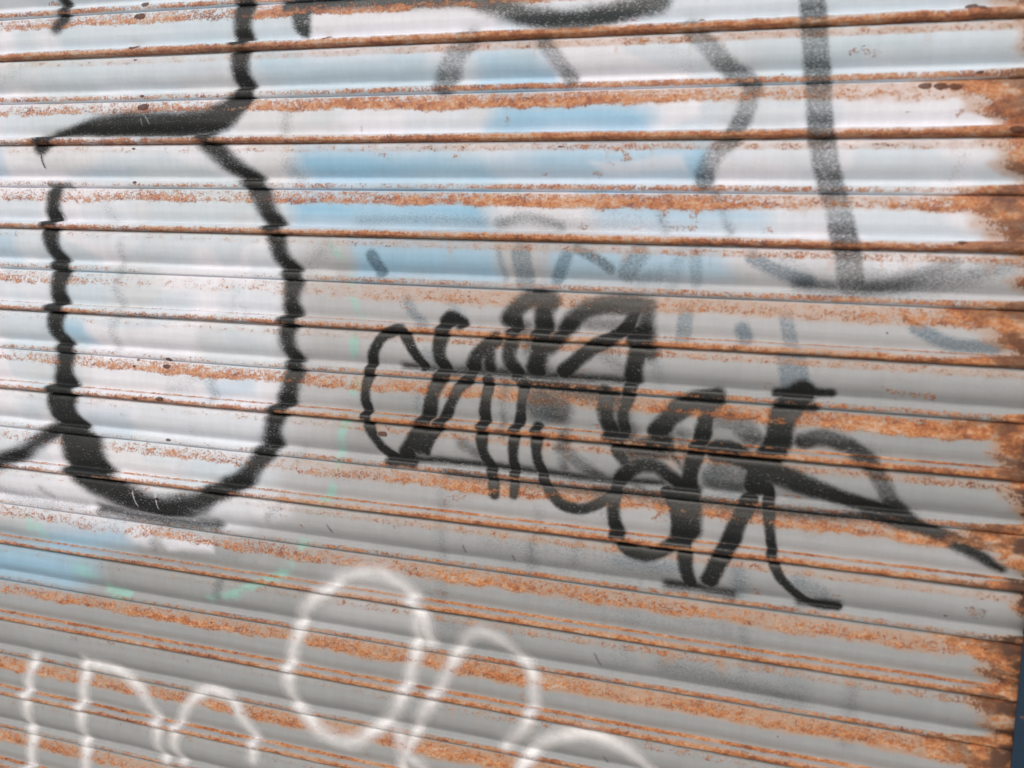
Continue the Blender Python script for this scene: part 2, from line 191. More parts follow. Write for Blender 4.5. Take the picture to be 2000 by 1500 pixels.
GHOST = [
    (0.38,0.0058,[(-0.4941,-0.1523,0.0224),(-0.4751,-0.1403,0.0222),(-0.4293,-0.1365,0.0219),(-0.3689,-0.1473,0.0214)]),
    (0.54,0.0098,[(0.0752,-0.4685,0.0341),(0.1642,-0.4574,0.0329),(0.2447,-0.4283,0.0318)]),
    (0.24,0.0081,[(-0.1466,-0.2258,0.0266),(-0.2056,-0.1443,0.027)]),
    (0.24,0.0142,[(-0.2089,-0.6915,0.0431),(-0.1464,-0.7863,0.0427),(-0.1762,-0.8851,0.0436)]),
    (0.24,0.0113,[(-0.6128,-0.602,0.0326),(-0.5605,-0.6451,0.0322),(-0.533,-0.7128,0.0321)]),
    (0.72,0.0015,[(-0.2557,-1.0068,0.0038),(-0.2523,-1.0146,0.0038),(-0.248,-1.0239,0.0038)]),
    (0.75,0.0013,[(-0.6928,-0.8692,0.0034),(-0.6852,-0.8806,0.0034)]),
    (0.75,0.0012,[(-0.4649,-0.8735,0.0032),(-0.4619,-0.8849,0.0032)]),
    (0.75,0.0011,[(-0.2361,-1.1607,0.0031),(-0.2311,-1.1706,0.0031)]),
    (0.72,0.0012,[(-0.3881,-0.8793,0.0031),(-0.3853,-0.8874,0.0031)]),
    (0.34,0.0097,[(-0.5059,-0.7725,0.0273),(-0.5009,-0.8583,0.0275),(-0.5003,-0.9614,0.0278)]),
    (0.26,0.008,[(-0.4669,-0.8229,0.0191),(-0.4659,-0.909,0.0193)]),
    (0.29,0.0136,[(-0.4206,-0.864,0.0472),(-0.2959,-0.8598,0.0453),(-0.1986,-0.8733,0.0439)]),
    (0.36,0.0077,[(-0.3521,-0.8098,0.023),(-0.3512,-0.8937,0.0232)]),
    (0.31,0.0075,[(-0.2517,-0.843,0.0193),(-0.2515,-0.9029,0.0194)]),
    (0.26,0.0179,[(-0.3622,-0.926,0.0544),(-0.2317,-0.9377,0.0522),(-0.1359,-0.9605,0.0506)]),
    (0.31,0.0099,[(-0.0898,-0.9095,0.0354),(-0.0733,-0.9507,0.0353)]),
    (0.3,0.009,[(-0.2469,-0.9324,0.0225),(-0.2474,-0.9932,0.0226)]),
    (0.22,0.0165,[(-0.6424,-0.7624,0.0418),(-0.5898,-0.7811,0.0412),(-0.4725,-0.7847,0.0397)]),
    (0.3,0.0074,[(-0.1977,-0.888,0.019),(-0.1976,-0.9551,0.0192)]),
    (0.26,0.0095,[(-0.027,-0.8291,0.0274),(0.0138,-0.8449,0.027)]),
    (0.36,0.0103,[(-0.3165,-0.7532,0.0301),(-0.2541,-0.7986,0.0296)]),
    (0.3,0.0113,[(-0.2051,-0.6336,0.0357),(-0.1529,-0.6793,0.0352)]),
    (0.3,0.0121,[(-0.3432,-0.5196,0.0325),(-0.4012,-0.5889,0.0334)]),
    (0.24,0.0113,[(-0.3642,-0.3977,0.0367),(-0.2617,-0.3888,0.0354),(-0.1904,-0.4013,0.0345)]),
    (0.42,0.0055,[(-0.1986,-0.3808,0.018),(-0.1904,-0.4013,0.018)]),
    (0.42,0.0071,[(-0.1888,-0.6682,0.0214),(-0.1797,-0.7032,0.0214)]),
    (0.24,0.0092,[(-0.454,-0.645,0.0311),(-0.406,-0.6564,0.0306)]),
    (0.3,0.0085,[(-0.7356,-0.6017,0.0186),(-0.7433,-0.6584,0.0188)]),
    (0.36,0.0117,[(-0.7043,-0.435,0.033),(-0.7389,-0.4672,0.0335)]),
    (0.3,0.0116,[(-1.2613,-0.1425,0.0285),(-1.316,-0.1661,0.029),(-1.3607,-0.1776,0.0294)]),
    (0.42,0.0083,[(-0.7799,-0.2386,0.0215),(-0.7855,-0.267,0.0216)]),
    (0.36,0.01,[(-0.7782,-0.3119,0.03),(-0.7554,-0.3335,0.0299)]),
    (0.3,0.0074,[(-1.1197,-0.3783,0.0242),(-1.099,-0.4031,0.0241)]),
    (0.34,0.0056,[(-1.0856,-0.4447,0.0223),(-1.0876,-0.4784,0.0224),(-1.0989,-0.5127,0.0225),(-1.0833,-0.546,0.0225),(-1.1019,-0.581,0.0227),(-1.0956,-0.6149,0.0227)]),
    (0.3,0.0091,[(-0.991,-0.6764,0.0277),(-0.9513,-0.6609,0.0273),(-0.9366,-0.6557,0.0272)]),
    (0.36,0.0054,[(-0.9122,-0.6581,0.0252),(-0.9022,-0.6824,0.0252)]),
    (0.24,0.0074,[(-0.9456,-0.7322,0.0183),(-0.9747,-0.816,0.0186)]),
    (0.3,0.0069,[(-0.7366,-0.747,0.0189),(-0.7497,-0.7728,0.019)]),
    (0.42,0.0071,[(-0.7713,-0.8369,0.0193),(-0.8033,-0.8739,0.0196)]),
    (0.42,0.0101,[(-1.3714,-0.8794,0.0272),(-1.325,-0.8884,0.0269),(-1.2455,-0.8981,0.0263),(-1.1681,-0.894,0.0258)]),
    (0.48,0.0061,[(-1.2565,-0.8719,0.0182),(-1.2342,-0.8831,0.0182)]),
    (0.26,0.0094,[(-1.0196,-0.9388,0.0229),(-0.9583,-0.9486,0.0225),(-0.8595,-0.9444,0.0219)]),
    (0.48,0.0056,[(-0.8862,-0.9868,0.0221),(-0.8927,-1.0094,0.0222)]),
    (0.48,0.0057,[(-1.0238,-0.9393,0.0191),(-1.0196,-0.9476,0.0191)]),
    (0.3,0.0072,[(0.1687,-0.3004,0.0179),(0.1657,-0.319,0.018),(0.1597,-0.3314,0.018)]),
    (0.36,0.0097,[(0.0745,-0.4594,0.0379),(0.1637,-0.451,0.0365),(0.2257,-0.4363,0.0356)]),
    (0.34,0.0162,[(-0.5238,-0.9648,0.0494),(-0.4721,-1.0012,0.0487),(-0.3826,-0.9992,0.0473)]),
    (0.3,0.0218,[(-0.403,-0.9006,0.0471),(-0.2716,-0.8906,0.0451),(-0.1593,-0.927,0.0436),(-0.052,-0.9619,0.0421)]),
    (0.48,0.0093,[(-0.3577,-0.8562,0.0277),(-0.3599,-0.891,0.0279)]),
    (0.42,0.0076,[(-0.2897,-0.8327,0.0225),(-0.295,-0.8786,0.0227)]),
    (0.36,0.0065,[(-0.4985,-0.858,0.021),(-0.4964,-0.9769,0.0212)]),
    (0.36,0.0101,[(-0.2139,-0.8605,0.0367),(-0.1623,-0.8758,0.0361)]),
    (0.36,0.0056,[(-0.0534,-0.9403,0.0238),(-0.0481,-0.9685,0.0238),(-0.0482,-1.0196,0.024)]),
    (0.36,0.0067,[(0.0153,-0.8658,0.0271),(0.0424,-0.8796,0.0269)]),
    (0.36,0.0084,[(-0.0653,-0.8627,0.0349),(-0.0572,-0.8831,0.0348)]),
    (0.46,0.0114,[(-0.1545,-1.0082,0.0366),(-0.0691,-1.0159,0.0355),(0.0267,-1.0281,0.0344)]),
    (0.38,0.0067,[(0.0925,-0.9915,0.0241),(0.0917,-1.0235,0.0242),(0.089,-1.074,0.0243)]),
    (0.24,0.0151,[(-0.2141,-0.9879,0.0328),(-0.2338,-1.0368,0.0332)]),
    (0.3,0.01,[(-0.1196,-0.9949,0.0289),(-0.0843,-0.9964,0.0285)]),
    (0.19,0.0094,[(0.002,-0.7694,0.0404),(0.0303,-0.8008,0.0401)]),
    (0.24,0.0084,[(-0.0568,-0.6848,0.034),(-0.1144,-0.7398,0.035)]),
    (0.38,0.0078,[(-0.6533,-0.3962,0.0192),(-0.5943,-0.3922,0.0188),(-0.5351,-0.3905,0.0185),(-0.4512,-0.3935,0.0179)]),
    (0.54,0.0059,[(-0.4293,-0.396,0.0194),(-0.3943,-0.386,0.0192),(-0.3623,-0.3905,0.019),(-0.338,-0.3979,0.0189)]),
    (0.62,0.0029,[(-0.312,-0.4293,0.0172),(-0.2819,-0.4434,0.0171),(-0.2639,-0.4556,0.017)]),
    (0.48,0.0042,[(-0.2236,-0.4333,0.0319),(-0.2406,-0.4597,0.0321)]),
]
GHOST_BLUE = [
    (0.42,0.0072,[(-0.2319,-0.8666,0.0296),(-0.1416,-0.8657,0.0287)]),
    (0.42,0.0056,[(-0.066,-0.852,0.0237),(-0.0601,-0.8907,0.0237)]),
    (0.37,0.0054,[(0.0148,-0.8589,0.0271),(0.0488,-0.8787,0.0268)]),
    (0.29,0.0104,[(-0.2093,-0.9419,0.034),(-0.2092,-1.0098,0.0343)]),
    (0.34,0.011,[(-0.0303,-0.9801,0.0419),(0.0247,-0.9997,0.0412)]),
    (0.37,0.0056,[(-0.1651,-0.4213,0.0233),(-0.179,-0.477,0.0236)]),
    (0.37,0.0074,[(-0.36,-0.484,0.0296),(-0.3587,-0.513,0.0297)]),
    (0.26,0.0092,[(-0.4155,-0.6196,0.0383),(-0.405,-0.6789,0.0384)]),
    (0.32,0.0071,[(-0.1946,-0.5689,0.0254),(-0.1847,-0.6179,0.0255)]),
    (0.37,0.0055,[(-0.108,-0.732,0.0321),(-0.0794,-0.7503,0.0318)]),
    (0.26,0.0064,[(0.0906,-0.6713,0.0193),(0.1166,-0.689,0.0192)]),
    (0.73,0.0032,[(-0.6279,-0.4484,0.0226),(-0.6153,-0.4709,0.0225)]),
    (0.47,0.003,[(-0.4277,-0.4317,0.012),(-0.418,-0.4753,0.0121)]),
    (0.58,0.0037,[(-0.3942,-0.438,0.0328),(-0.3878,-0.4764,0.0328)]),
    (0.65,0.0037,[(-0.3262,-0.4397,0.0218),(-0.3329,-0.4542,0.0219),(-0.341,-0.4725,0.022)]),
    (0.42,0.007,[(-0.2216,-0.4682,0.0282),(-0.1937,-0.4637,0.0279)]),
    (0.53,0.0048,[(-0.5694,-0.5112,0.0207),(-0.5579,-0.5312,0.0207),(-0.5389,-0.5516,0.0206)]),
    (0.42,0.0062,[(-0.4996,-0.5119,0.0218),(-0.4827,-0.5337,0.0217)]),
    (0.42,0.0048,[(-0.5439,-0.6439,0.016),(-0.5469,-0.6751,0.0161)]),
    (0.42,0.0047,[(-0.5334,-0.5894,0.0238),(-0.5207,-0.6001,0.0237)]),
    (0.44,0.0034,[(-0.1475,-0.4277,0.0205),(-0.145,-0.4688,0.0206)]),
    (0.63,0.004,[(-0.0734,-0.4345,0.0226),(-0.0416,-0.4502,0.0224),(-0.0002,-0.4635,0.0221)]),
    (0.37,0.0052,[(-0.0338,-0.4413,0.0262),(-0.0072,-0.4537,0.026)]),
    (0.53,0.0028,[(-0.1562,-0.5108,0.0235),(-0.1589,-0.5457,0.0236)]),
    (0.63,0.004,[(-0.0803,-0.5311,0.0243),(-0.0756,-0.5411,0.0243)]),
    (0.53,0.0026,[(-0.0257,-0.5114,0.0211),(-0.017,-0.5433,0.0211)]),
    (0.58,0.0033,[(-0.0155,-0.5648,0.0397),(-0.0056,-0.6049,0.0397)]),
    (0.63,0.0037,[(0.1334,-0.5165,0.0211),(0.1583,-0.5294,0.021),(0.1824,-0.5364,0.0208),(0.2258,-0.5371,0.0204)]),
    (0.37,0.0053,[(0.0023,-0.7277,0.0335),(0.0048,-0.717,0.0334)]),
    (0.42,0.006,[(-0.3368,-0.651,0.0299),(-0.3582,-0.6825,0.0302)]),
    (0.26,0.0053,[(-0.8711,-0.5201,0.0175),(-0.8754,-0.5447,0.0176)]),
    (0.32,0.0052,[(-0.8566,-0.5357,0.014),(-0.8424,-0.5472,0.0139)]),
    (0.21,0.009,[(-0.3154,-0.7756,0.0301),(-0.2838,-0.802,0.0299)]),
]
TEAL = [
    (0.44799999999999995,0.0051,[(-0.7043,-0.4335,0.0148),(-0.6864,-0.4501,0.0148),(-0.6701,-0.4728,0.0147),(-0.6587,-0.5072,0.0147),(-0.6473,-0.5417,0.0147),(-0.6543,-0.5694,0.0148),(-0.6561,-0.5969,0.0149),(-0.654,-0.6678,0.015),(-0.6659,-0.7125,0.0151),(-0.6737,-0.7493,0.0152),(-0.6811,-0.8026,0.0153),(-0.7068,-0.8503,0.0155),(-0.7198,-0.8765,0.0156),(-0.7601,-0.9273,0.0159),(-0.7828,-0.9598,0.016),(-0.8634,-1.0052,0.0165),(-0.9173,-1.026,0.0168),(-1.019,-1.0381,0.0173),(-1.1467,-1.0364,0.018)]),
    (0.42,0.0122,[(-1.3026,-0.9369,0.0268),(-1.2571,-0.9407,0.0265)]),
    (0.35,0.0139,[(-1.1685,-1.0074,0.03),(-1.125,-1.0243,0.0297)]),
]
CHIPS = [
    (-1.0546,-0.0775,0.0195),
    (-1.0468,-0.0596,0.0141),
    (-1.0563,-0.1277,0.0178),
    (-1.0543,-0.1478,0.0071),
    (-1.051,-0.2034,0.009),
    (-1.047,-0.2205,0.0215),
    (-1.0587,-0.2871,0.0073),
    (-1.0625,-0.3413,0.0082),
    (-0.7124,-0.1264,0.0128),
    (-1.0624,-0.6429,0.0075),
    (-1.0573,-0.6323,0.0066),
    (-0.9964,-0.6277,0.012),
    (-0.9993,-0.6397,0.0147),
    (-1.0539,-0.6964,0.0094),
    (-1.0009,-0.6924,0.0148),
    (-0.9953,-0.7621,0.0093),
    (-0.9992,-0.6541,0.0046),
    (0.1215,-0.2174,0.0156),
    (0.1389,-0.2179,0.0167),
    (0.1551,-0.2189,0.0166),
    (0.1656,-0.1259,0.0163),
    (0.177,-0.1276,0.0139),
    (-0.1595,-0.1266,0.0093),
    (0.2246,-0.2732,0.0174),
    (0.1805,-0.2025,0.0082),
    (-0.6005,-0.7164,0.0148),
    (-0.6134,-0.7159,0.0082),
    (-0.3449,-0.2898,0.0072),
    (-0.4894,-0.2889,0.0045),
    (-0.105,-0.5635,0.0027),
    (0.1009,-0.5248,0.0025),
    (0.199,-0.8842,0.0051),
    (0.2257,-0.9186,0.0038),
    (0.2465,-0.9193,0.0038),
    (0.1748,-0.4096,0.0097),
    (-0.0505,-0.1988,0.0038),
    (0.0037,-1.0833,0.0028),
    (-1.0089,-1.302,0.003),
    (-0.9079,-1.0614,0.0047),
    (0.2251,-0.84,0.0056),
    (-1.0119,-0.8633,0.0094),
    (-1.0408,-0.8559,0.0057),
    (-1.051,-0.879,0.0038),
]
PATCHES = [
    ('white',1,0.0449,[(-1.5589,0.2303),(0.3625,0.0404),(0.4096,-0.4453),(0.1937,-0.4626),(0.0443,-0.4684),(-0.0847,-0.4632),(-0.2164,-0.4366),(-0.4095,-0.4058),(-0.6528,-0.4146),(-0.7398,-0.4281),(-0.7515,-0.4992),(-0.7489,-0.6105),(-0.7596,-0.7409),(-0.8043,-0.828),(-0.8894,-0.8968),(-1.0718,-0.9275),(-1.2122,-0.9171),(-1.5919,-0.9124)]),
    ('mid',0.75,0.0502,[(-0.7532,-0.4284),(-0.4095,-0.4058),(-0.053,-0.4453),(0.4093,-0.4423),(0.4221,-0.5738),(-0.0439,-0.5802),(-0.4012,-0.5889),(-0.6457,-0.6513),(-0.6955,-0.7675),(-0.7663,-0.8571),(-0.7716,-0.612)]),
    ('mid',0.5,0.0607,[(-0.769,-0.7336),(-0.475,-0.7231),(-0.1692,-0.7599),(-0.0294,-0.7941),(0.0997,-0.7923),(0.2772,-0.7705),(0.2857,-0.8678),(0.1043,-0.8535),(-0.1641,-0.8467),(-0.5528,-0.8646),(-0.8215,-0.9141)]),
    ('bluewhite',0.7,0.0373,[(-1.2286,-0.061),(-0.8736,-0.0708),(-0.8719,-0.1787),(-0.9949,-0.2071),(-1.1662,-0.2033),(-1.2185,-0.1357)]),
    ('bluewhite',0.75,0.025,[(-0.8552,-0.0793),(-0.7655,-0.0912),(-0.7463,-0.1596),(-0.5534,-0.1588),(-0.5357,-0.2027),(-0.7804,-0.2118),(-0.8445,-0.1641)]),
    ('blue',0.3,0.025,[(-0.8359,-0.1413),(-0.6609,-0.144),(-0.5291,-0.1669),(-0.528,-0.1957),(-0.7104,-0.2021),(-0.835,-0.1875)]),
    ('blue',0.6,0.0134,[(-0.4742,-0.1616),(-0.3907,-0.1575),(-0.3525,-0.1796),(-0.3367,-0.2043),(-0.4724,-0.2043)]),
    ('blue',0.75,0.0147,[(-0.433,-0.223),(-0.2422,-0.2304),(-0.2133,-0.2479),(-0.2259,-0.2715),(-0.4466,-0.2655)]),
    ('blue',0.8,0.0165,[(-0.752,-0.2888),(-0.5322,-0.2938),(-0.4598,-0.3194),(-0.4435,-0.3353),(-0.7243,-0.3396),(-0.7646,-0.3196)]),
    ('blue',0.6,0.0147,[(-0.4071,-0.2908),(-0.1433,-0.279),(-0.1399,-0.3326),(-0.2789,-0.3374),(-0.3975,-0.3337),(-0.4913,-0.3194)]),
    ('blue',0.6,0.0067,[(-0.1565,-0.2822),(-0.1397,-0.2824),(-0.1469,-0.3293),(-0.1638,-0.3294)]),
    ('blue',0.85,0.0184,[(-0.7773,-0.3546),(-0.4583,-0.3557),(-0.4414,-0.3846),(-0.4484,-0.4029),(-0.7582,-0.4051)]),
    ('blue',0.55,0.0158,[(-0.3147,-0.3474),(-0.1114,-0.3593),(-0.0575,-0.3786),(-0.0697,-0.3922),(-0.2758,-0.396)]),
    ('blue',0.75,0.0146,[(-0.661,-0.4263),(-0.4395,-0.4283),(-0.4296,-0.4757),(-0.651,-0.476)]),
    ('blue',0.5,0.0132,[(-0.3628,-0.4264),(-0.1205,-0.427),(-0.1049,-0.4605),(-0.353,-0.4729)]),
    ('bluewhite',0.5,0.0194,[(-0.085,-0.1622),(0.2128,-0.1556),(0.2225,-0.2038),(-0.082,-0.2076)]),
    ('greywhite',0.4,0.0106,[(-0.4658,-0.363),(-0.3661,-0.3584),(-0.3273,-0.3899),(-0.4408,-0.3991)]),
    ('blue',0.7,0.0097,[(-1.1994,-0.5686),(-1.1619,-0.5755),(-1.1354,-0.6069),(-1.2105,-0.6042)]),
    ('blue',0.25,0.0117,[(-1.1784,-0.7164),(-1.0621,-0.716),(-1.0723,-0.7777),(-1.157,-0.7677)]),
    ('blue',0.3,0.009,[(-0.9269,-0.655),(-0.8265,-0.648),(-0.8259,-0.6767),(-0.9118,-0.6874)]),
    ('blue',0.55,0.0101,[(-1.4541,-0.2759),(-1.3264,-0.2855),(-1.3292,-0.3287),(-1.4553,-0.3334)]),
    ('blue',0.4,0.0144,[(-1.4573,-0.4272),(-1.3025,-0.424),(-1.3086,-0.4679),(-1.4583,-0.4722)]),
    ('blue',0.35,0.0133,[(-1.1983,-0.3284),(-1.1248,-0.3116),(-1.0636,-0.3199),(-1.1042,-0.3381)]),
    ('bluewhite',0.5,0.0111,[(-1.1248,-0.295),(-0.9941,-0.2955),(-0.9261,-0.3278),(-1.1456,-0.3366)]),
    ('blue',0.85,0.0337,[(-1.5943,-0.9957),(-1.2801,-0.9759),(-1.1466,-1.0),(-1.2017,-1.0349),(-1.5963,-1.065)]),
    ('blue',0.7,0.0254,[(-1.2459,-0.944),(-1.0929,-0.9256),(-1.0717,-0.9453),(-1.2237,-0.978)]),
    ('white',0.8,0.0078,[(-1.0876,-0.9249),(-1.0301,-0.9136),(-1.0196,-0.9432),(-1.0612,-0.944)]),
    ('white',0.85,0.0076,[(-1.0146,-0.9249),(-0.9087,-0.9249),(-0.9085,-0.9439),(-0.9888,-0.9481)]),
    ('white',0.7,0.0444,[(-1.5908,-0.8734),(-1.2119,-0.8716),(-0.842,-0.8404),(-0.7665,-0.8447),(-0.8412,-0.8826),(-1.1249,-0.907),(-1.5927,-0.9417)]),
    ('mid',0.5,0.0346,[(-0.6907,-0.9473),(-0.6025,-0.9232),(-0.5325,-0.958),(-0.5472,-1.025),(-0.7246,-1.0529)]),
    ('white',0.6,0.018,[(-0.8417,-0.853),(-0.7855,-0.8301),(-0.7663,-0.8571),(-0.8126,-0.8834)]),
    ('white',0.7,0.0133,[(-1.2716,-0.0921),(-1.2182,-0.0903),(-1.2131,-0.1235),(-1.2611,-0.1258)]),
    ('white',0.7,0.0081,[(-0.7478,-0.0995),(-0.7137,-0.0789),(-0.4997,-0.1109),(-0.4526,-0.1271),(-0.4993,-0.1216),(-0.6962,-0.0945),(-0.7298,-0.1227)]),
    ('bluewhite',0.6,0.0117,[(-1.3389,-0.2166),(-1.074,-0.2257),(-0.9946,-0.2432),(-1.3396,-0.2665)]),
    ('white',0.6,0.0089,[(-0.9942,-0.2874),(-0.9075,-0.2959),(-0.8415,-0.3354),(-0.8975,-0.3357)]),
    ('greywhite',0.5,0.0097,[(-1.3379,-0.1468),(-1.3048,-0.1495),(-1.2887,-0.1753),(-1.3384,-0.1825)]),
    ('greywhite',0.4,0.0088,[(-0.9854,-0.1755),(-0.8534,-0.1792),(-0.8623,-0.1984),(-0.9852,-0.1954)]),
    ('white',0.8,0.0057,[(-0.3539,-0.152),(-0.3226,-0.1943),(-0.344,-0.2041),(-0.364,-0.1723)]),
    ('white',0.7,0.008,[(-0.114,-0.3192),(-0.0629,-0.2994),(-0.0226,-0.3256),(-0.1129,-0.3359)]),
    ('white',0.6,0.0071,[(-0.3019,-0.3123),(-0.1759,-0.2989),(-0.1678,-0.3192),(-0.2793,-0.3297)]),
    ('white',0.6,0.006,[(-0.442,-0.37),(-0.3433,-0.3653),(-0.3204,-0.3792),(-0.4027,-0.3876)]),
    ('white',0.8,0.0075,[(0.0721,-0.4283),(0.2404,-0.411),(0.1504,-0.4324),(0.0865,-0.457)]),
    ('greywhite',0.5,0.0085,[(-0.7931,-0.4611),(-0.7391,-0.4555),(-0.6854,-0.485),(-0.7743,-0.4921)]),
    ('bluewhite',0.5,0.0115,[(-1.1776,-0.4813),(-1.0937,-0.4871),(-1.1144,-0.5388),(-1.1993,-0.5426)]),
    ('bluewhite',0.35,0.0124,[(-0.9046,-0.5051),(-0.7923,-0.5008),(-0.7903,-0.597),(-0.8841,-0.6025)]),
    ('white',0.7,0.0124,[(-1.3246,-0.856),(-1.2009,-0.8614),(-1.1791,-0.8952),(-1.3482,-0.8862)]),
    ('bluewhite',0.4,0.0121,[(-1.2776,-0.7107),(-1.244,-0.7037),(-1.2442,-0.7305),(-1.3006,-0.7531)]),
]


# ------------------------------------------------------------------ numeric helpers
def hash2(i, j, seed):
    h = (i.astype(np.int64) * 374761393 + j.astype(np.int64) * 668265263 + seed * 974711) & 0xffffffff
    h = ((h ^ (h >> 13)) * 1274126177) & 0xffffffff
    return ((h ^ (h >> 16)) & 0xffff) / 65535.0

def vnoise(x, y, seed):
    x = np.asarray(x, float); y = np.asarray(y, float)
    i = np.floor(x); j = np.floor(y)
    u = x - i; v = y - j
    u = u * u * (3 - 2 * u); v = v * v * (3 - 2 * v)
    a = hash2(i, j, seed); b = hash2(i + 1, j, seed); c = hash2(i, j + 1, seed); d = hash2(i + 1, j + 1, seed)
    return (a * (1 - u) + b * u) * (1 - v) + (c * (1 - u) + d * u) * v

def fbm(x, y, seed, n=4):
    s = 0; a = 0.5; t = 0
    for k in range(n):
        s = s + a * vnoise(x * 2 ** k, y * 2 ** k, seed + k); t += a; a *= 0.5
    return s / t

def smooth(a, b, x):
    t = np.clip((x - a) / (b - a), 0, 1)
    return t * t * (3 - 2 * t)

def spline(pts, n=6):
    """Catmull-Rom through the points of a stroke"""
    p = np.array(pts, float)
    if len(p) < 3:
        return p
    q = np.vstack([2 * p[0] - p[1], p, 2 * p[-1] - p[-2]])
    out = []
    for i in range(1, len(q) - 2):
        for s in range(n):
            t = s / n
            out.append(0.5 * ((2 * q[i]) + (-q[i - 1] + q[i + 1]) * t + (2 * q[i - 1] - 5 * q[i] + 4 * q[i + 1] - q[i + 2]) * t * t
                              + (-q[i - 1] + 3 * q[i] - 3 * q[i + 1] + q[i + 2]) * t ** 3))
    out.append(p[-1])
    return np.array(out)

def stroke_density(strokes, X, Z, grow=0.0, softer=1.0):
    D = np.zeros_like(X)
    for op, soft, pts in strokes:
        s = soft * softer
        q = spline(pts)
        w = q[:, 2].clip(0.001, None) * 0.5 + grow
        r = w.max() + s * 1.2
        m = np.nonzero((X > q[:, 0].min() - r) & (X < q[:, 0].max() + r) & (Z > q[:, 1].min() - r) & (Z < q[:, 1].max() + r))
        if len(m[0]) == 0:
            continue
        x = X[m]; z = Z[m]
        best = np.full(x.shape, 1e9)
        for k in range(len(q) - 1):
            ax, az = q[k, 0], q[k, 1]; bx, bz = q[k + 1, 0] - ax, q[k + 1, 1] - az
            L = bx * bx + bz * bz + 1e-12
            t = np.clip(((x - ax) * bx + (z - az) * bz) / L, 0, 1)
            d = np.hypot(x - ax - t * bx, z - az - t * bz) - (w[k] * (1 - t) + w[k + 1] * t)
            best = np.minimum(best, d)
        D[m] = np.maximum(D[m], op * smooth(s, -s, best))
    return D

def poly_mask(pts, soft, X, Z):
    p = np.array(pts); n = len(p)
    inside = np.zeros(X.shape, bool); dist = np.full(X.shape, 1e9)
    for k in range(n):
        ax, az = p[k]; bx, bz = p[(k + 1) % n]
        c = ((az > Z) != (bz > Z)) & (X < (bx - ax) * (Z - az) / (bz - az + 1e-12) + ax)
        inside ^= c
        ex, ez = bx - ax, bz - az
        t = np.clip(((X - ax) * ex + (Z - az) * ez) / (ex * ex + ez * ez + 1e-12), 0, 1)
        dist = np.minimum(dist, np.hypot(X - ax - t * ex, Z - az - t * ez))
    sd = np.where(inside, dist, -dist)
    return smooth(-soft, soft, sd)

# ------------------------------------------------------------------ materials
def new_mat(name):
    m = bpy.data.materials.new(name); m.use_nodes = True
    nt = m.node_tree
    return m, nt, nt.nodes['Principled BSDF']

class G:
    """tiny node-graph writer"""
    def __init__(s, nt): s.nt = nt
    def n(s, t, **kw):
        x = s.nt.nodes.new(t)
        for k, v in kw.items(): setattr(x, k, v)
        return x
    def put(s, sock, v):
        if hasattr(v, 'is_linked') or hasattr(v, 'links'): s.nt.links.new(v, sock)
        else: sock.default_value = v
    def math(s, op, a, b=0.0, clamp=False):
        x = s.n('ShaderNodeMath', operation=op, use_clamp=clamp); s.put(x.inputs[0], a); s.put(x.inputs[1], b); return x.outputs[0]
    def mix(s, f, a, b, mode='MIX'):
        x = s.n('ShaderNodeMix', data_type='RGBA', blend_type=mode); s.put(x.inputs[0], f); s.put(x.inputs[6], a); s.put(x.inputs[7], b); return x.outputs[2]
    def attr(s, name): return s.n('ShaderNodeAttribute', attribute_name=name)
    def noise(s, scale, detail, stretch=(1, 1, 1), rough=0.55, rot=0.0, off=0.0):
        tc = s.n('ShaderNodeTexCoord'); mp = s.n('ShaderNodeMapping')
        mp.inputs['Scale'].default_value = stretch; mp.inputs['Rotation'].default_value = (0, rot, 0); mp.inputs['Location'].default_value = (off, 0, off)
        s.nt.links.new(tc.outputs['Object'], mp.inputs[0])
        x = s.n('ShaderNodeTexNoise'); x.inputs['Scale'].default_value = scale; x.inputs['Detail'].default_value = detail; x.inputs['Roughness'].default_value = rough
        s.nt.links.new(mp.outputs[0], x.inputs['Vector'])
        return x.outputs['Fac']
    def step(s, x, a, b):
        m = s.n('ShaderNodeMapRange', interpolation_type='SMOOTHSTEP'); s.put(m.inputs[0], x)
        m.inputs[1].default_value = a; m.inputs[2].default_value = b; return m.outputs[0]
    def ramp(s, f, stops):
        r = s.n('ShaderNodeValToRGB'); e = r.color_ramp.elements
        while len(e) < len(stops): e.new(0.5)
        for k, (p, c) in enumerate(stops): e[k].position = p; e[k].color = (*c, 1)
        s.put(r.inputs[0], f); return r.outputs[0]

def rust_colour(g):
    big = g.noise(16, 4, (0.6, 1, 1.5), 0.6, off=3.1)
    med = g.noise(85, 3, (0.8, 1, 1.2), 0.6, off=5.3)
    fine = g.noise(210, 4, (1, 1, 1.3), 0.7, off=1.7)
    v = g.math('ADD', g.math('MULTIPLY', big, 0.34), g.math('ADD', g.math('MULTIPLY', med, 0.34), g.math('MULTIPLY', fine, 0.36)))
    return g.ramp(v, [(0.36, (0.050, 0.022, 0.016)), (0.425, (0.20, 0.062, 0.027)), (0.478, (0.37, 0.112, 0.036)), (0.54, (0.54, 0.225, 0.078)), (0.61, (0.56, 0.41, 0.31))])

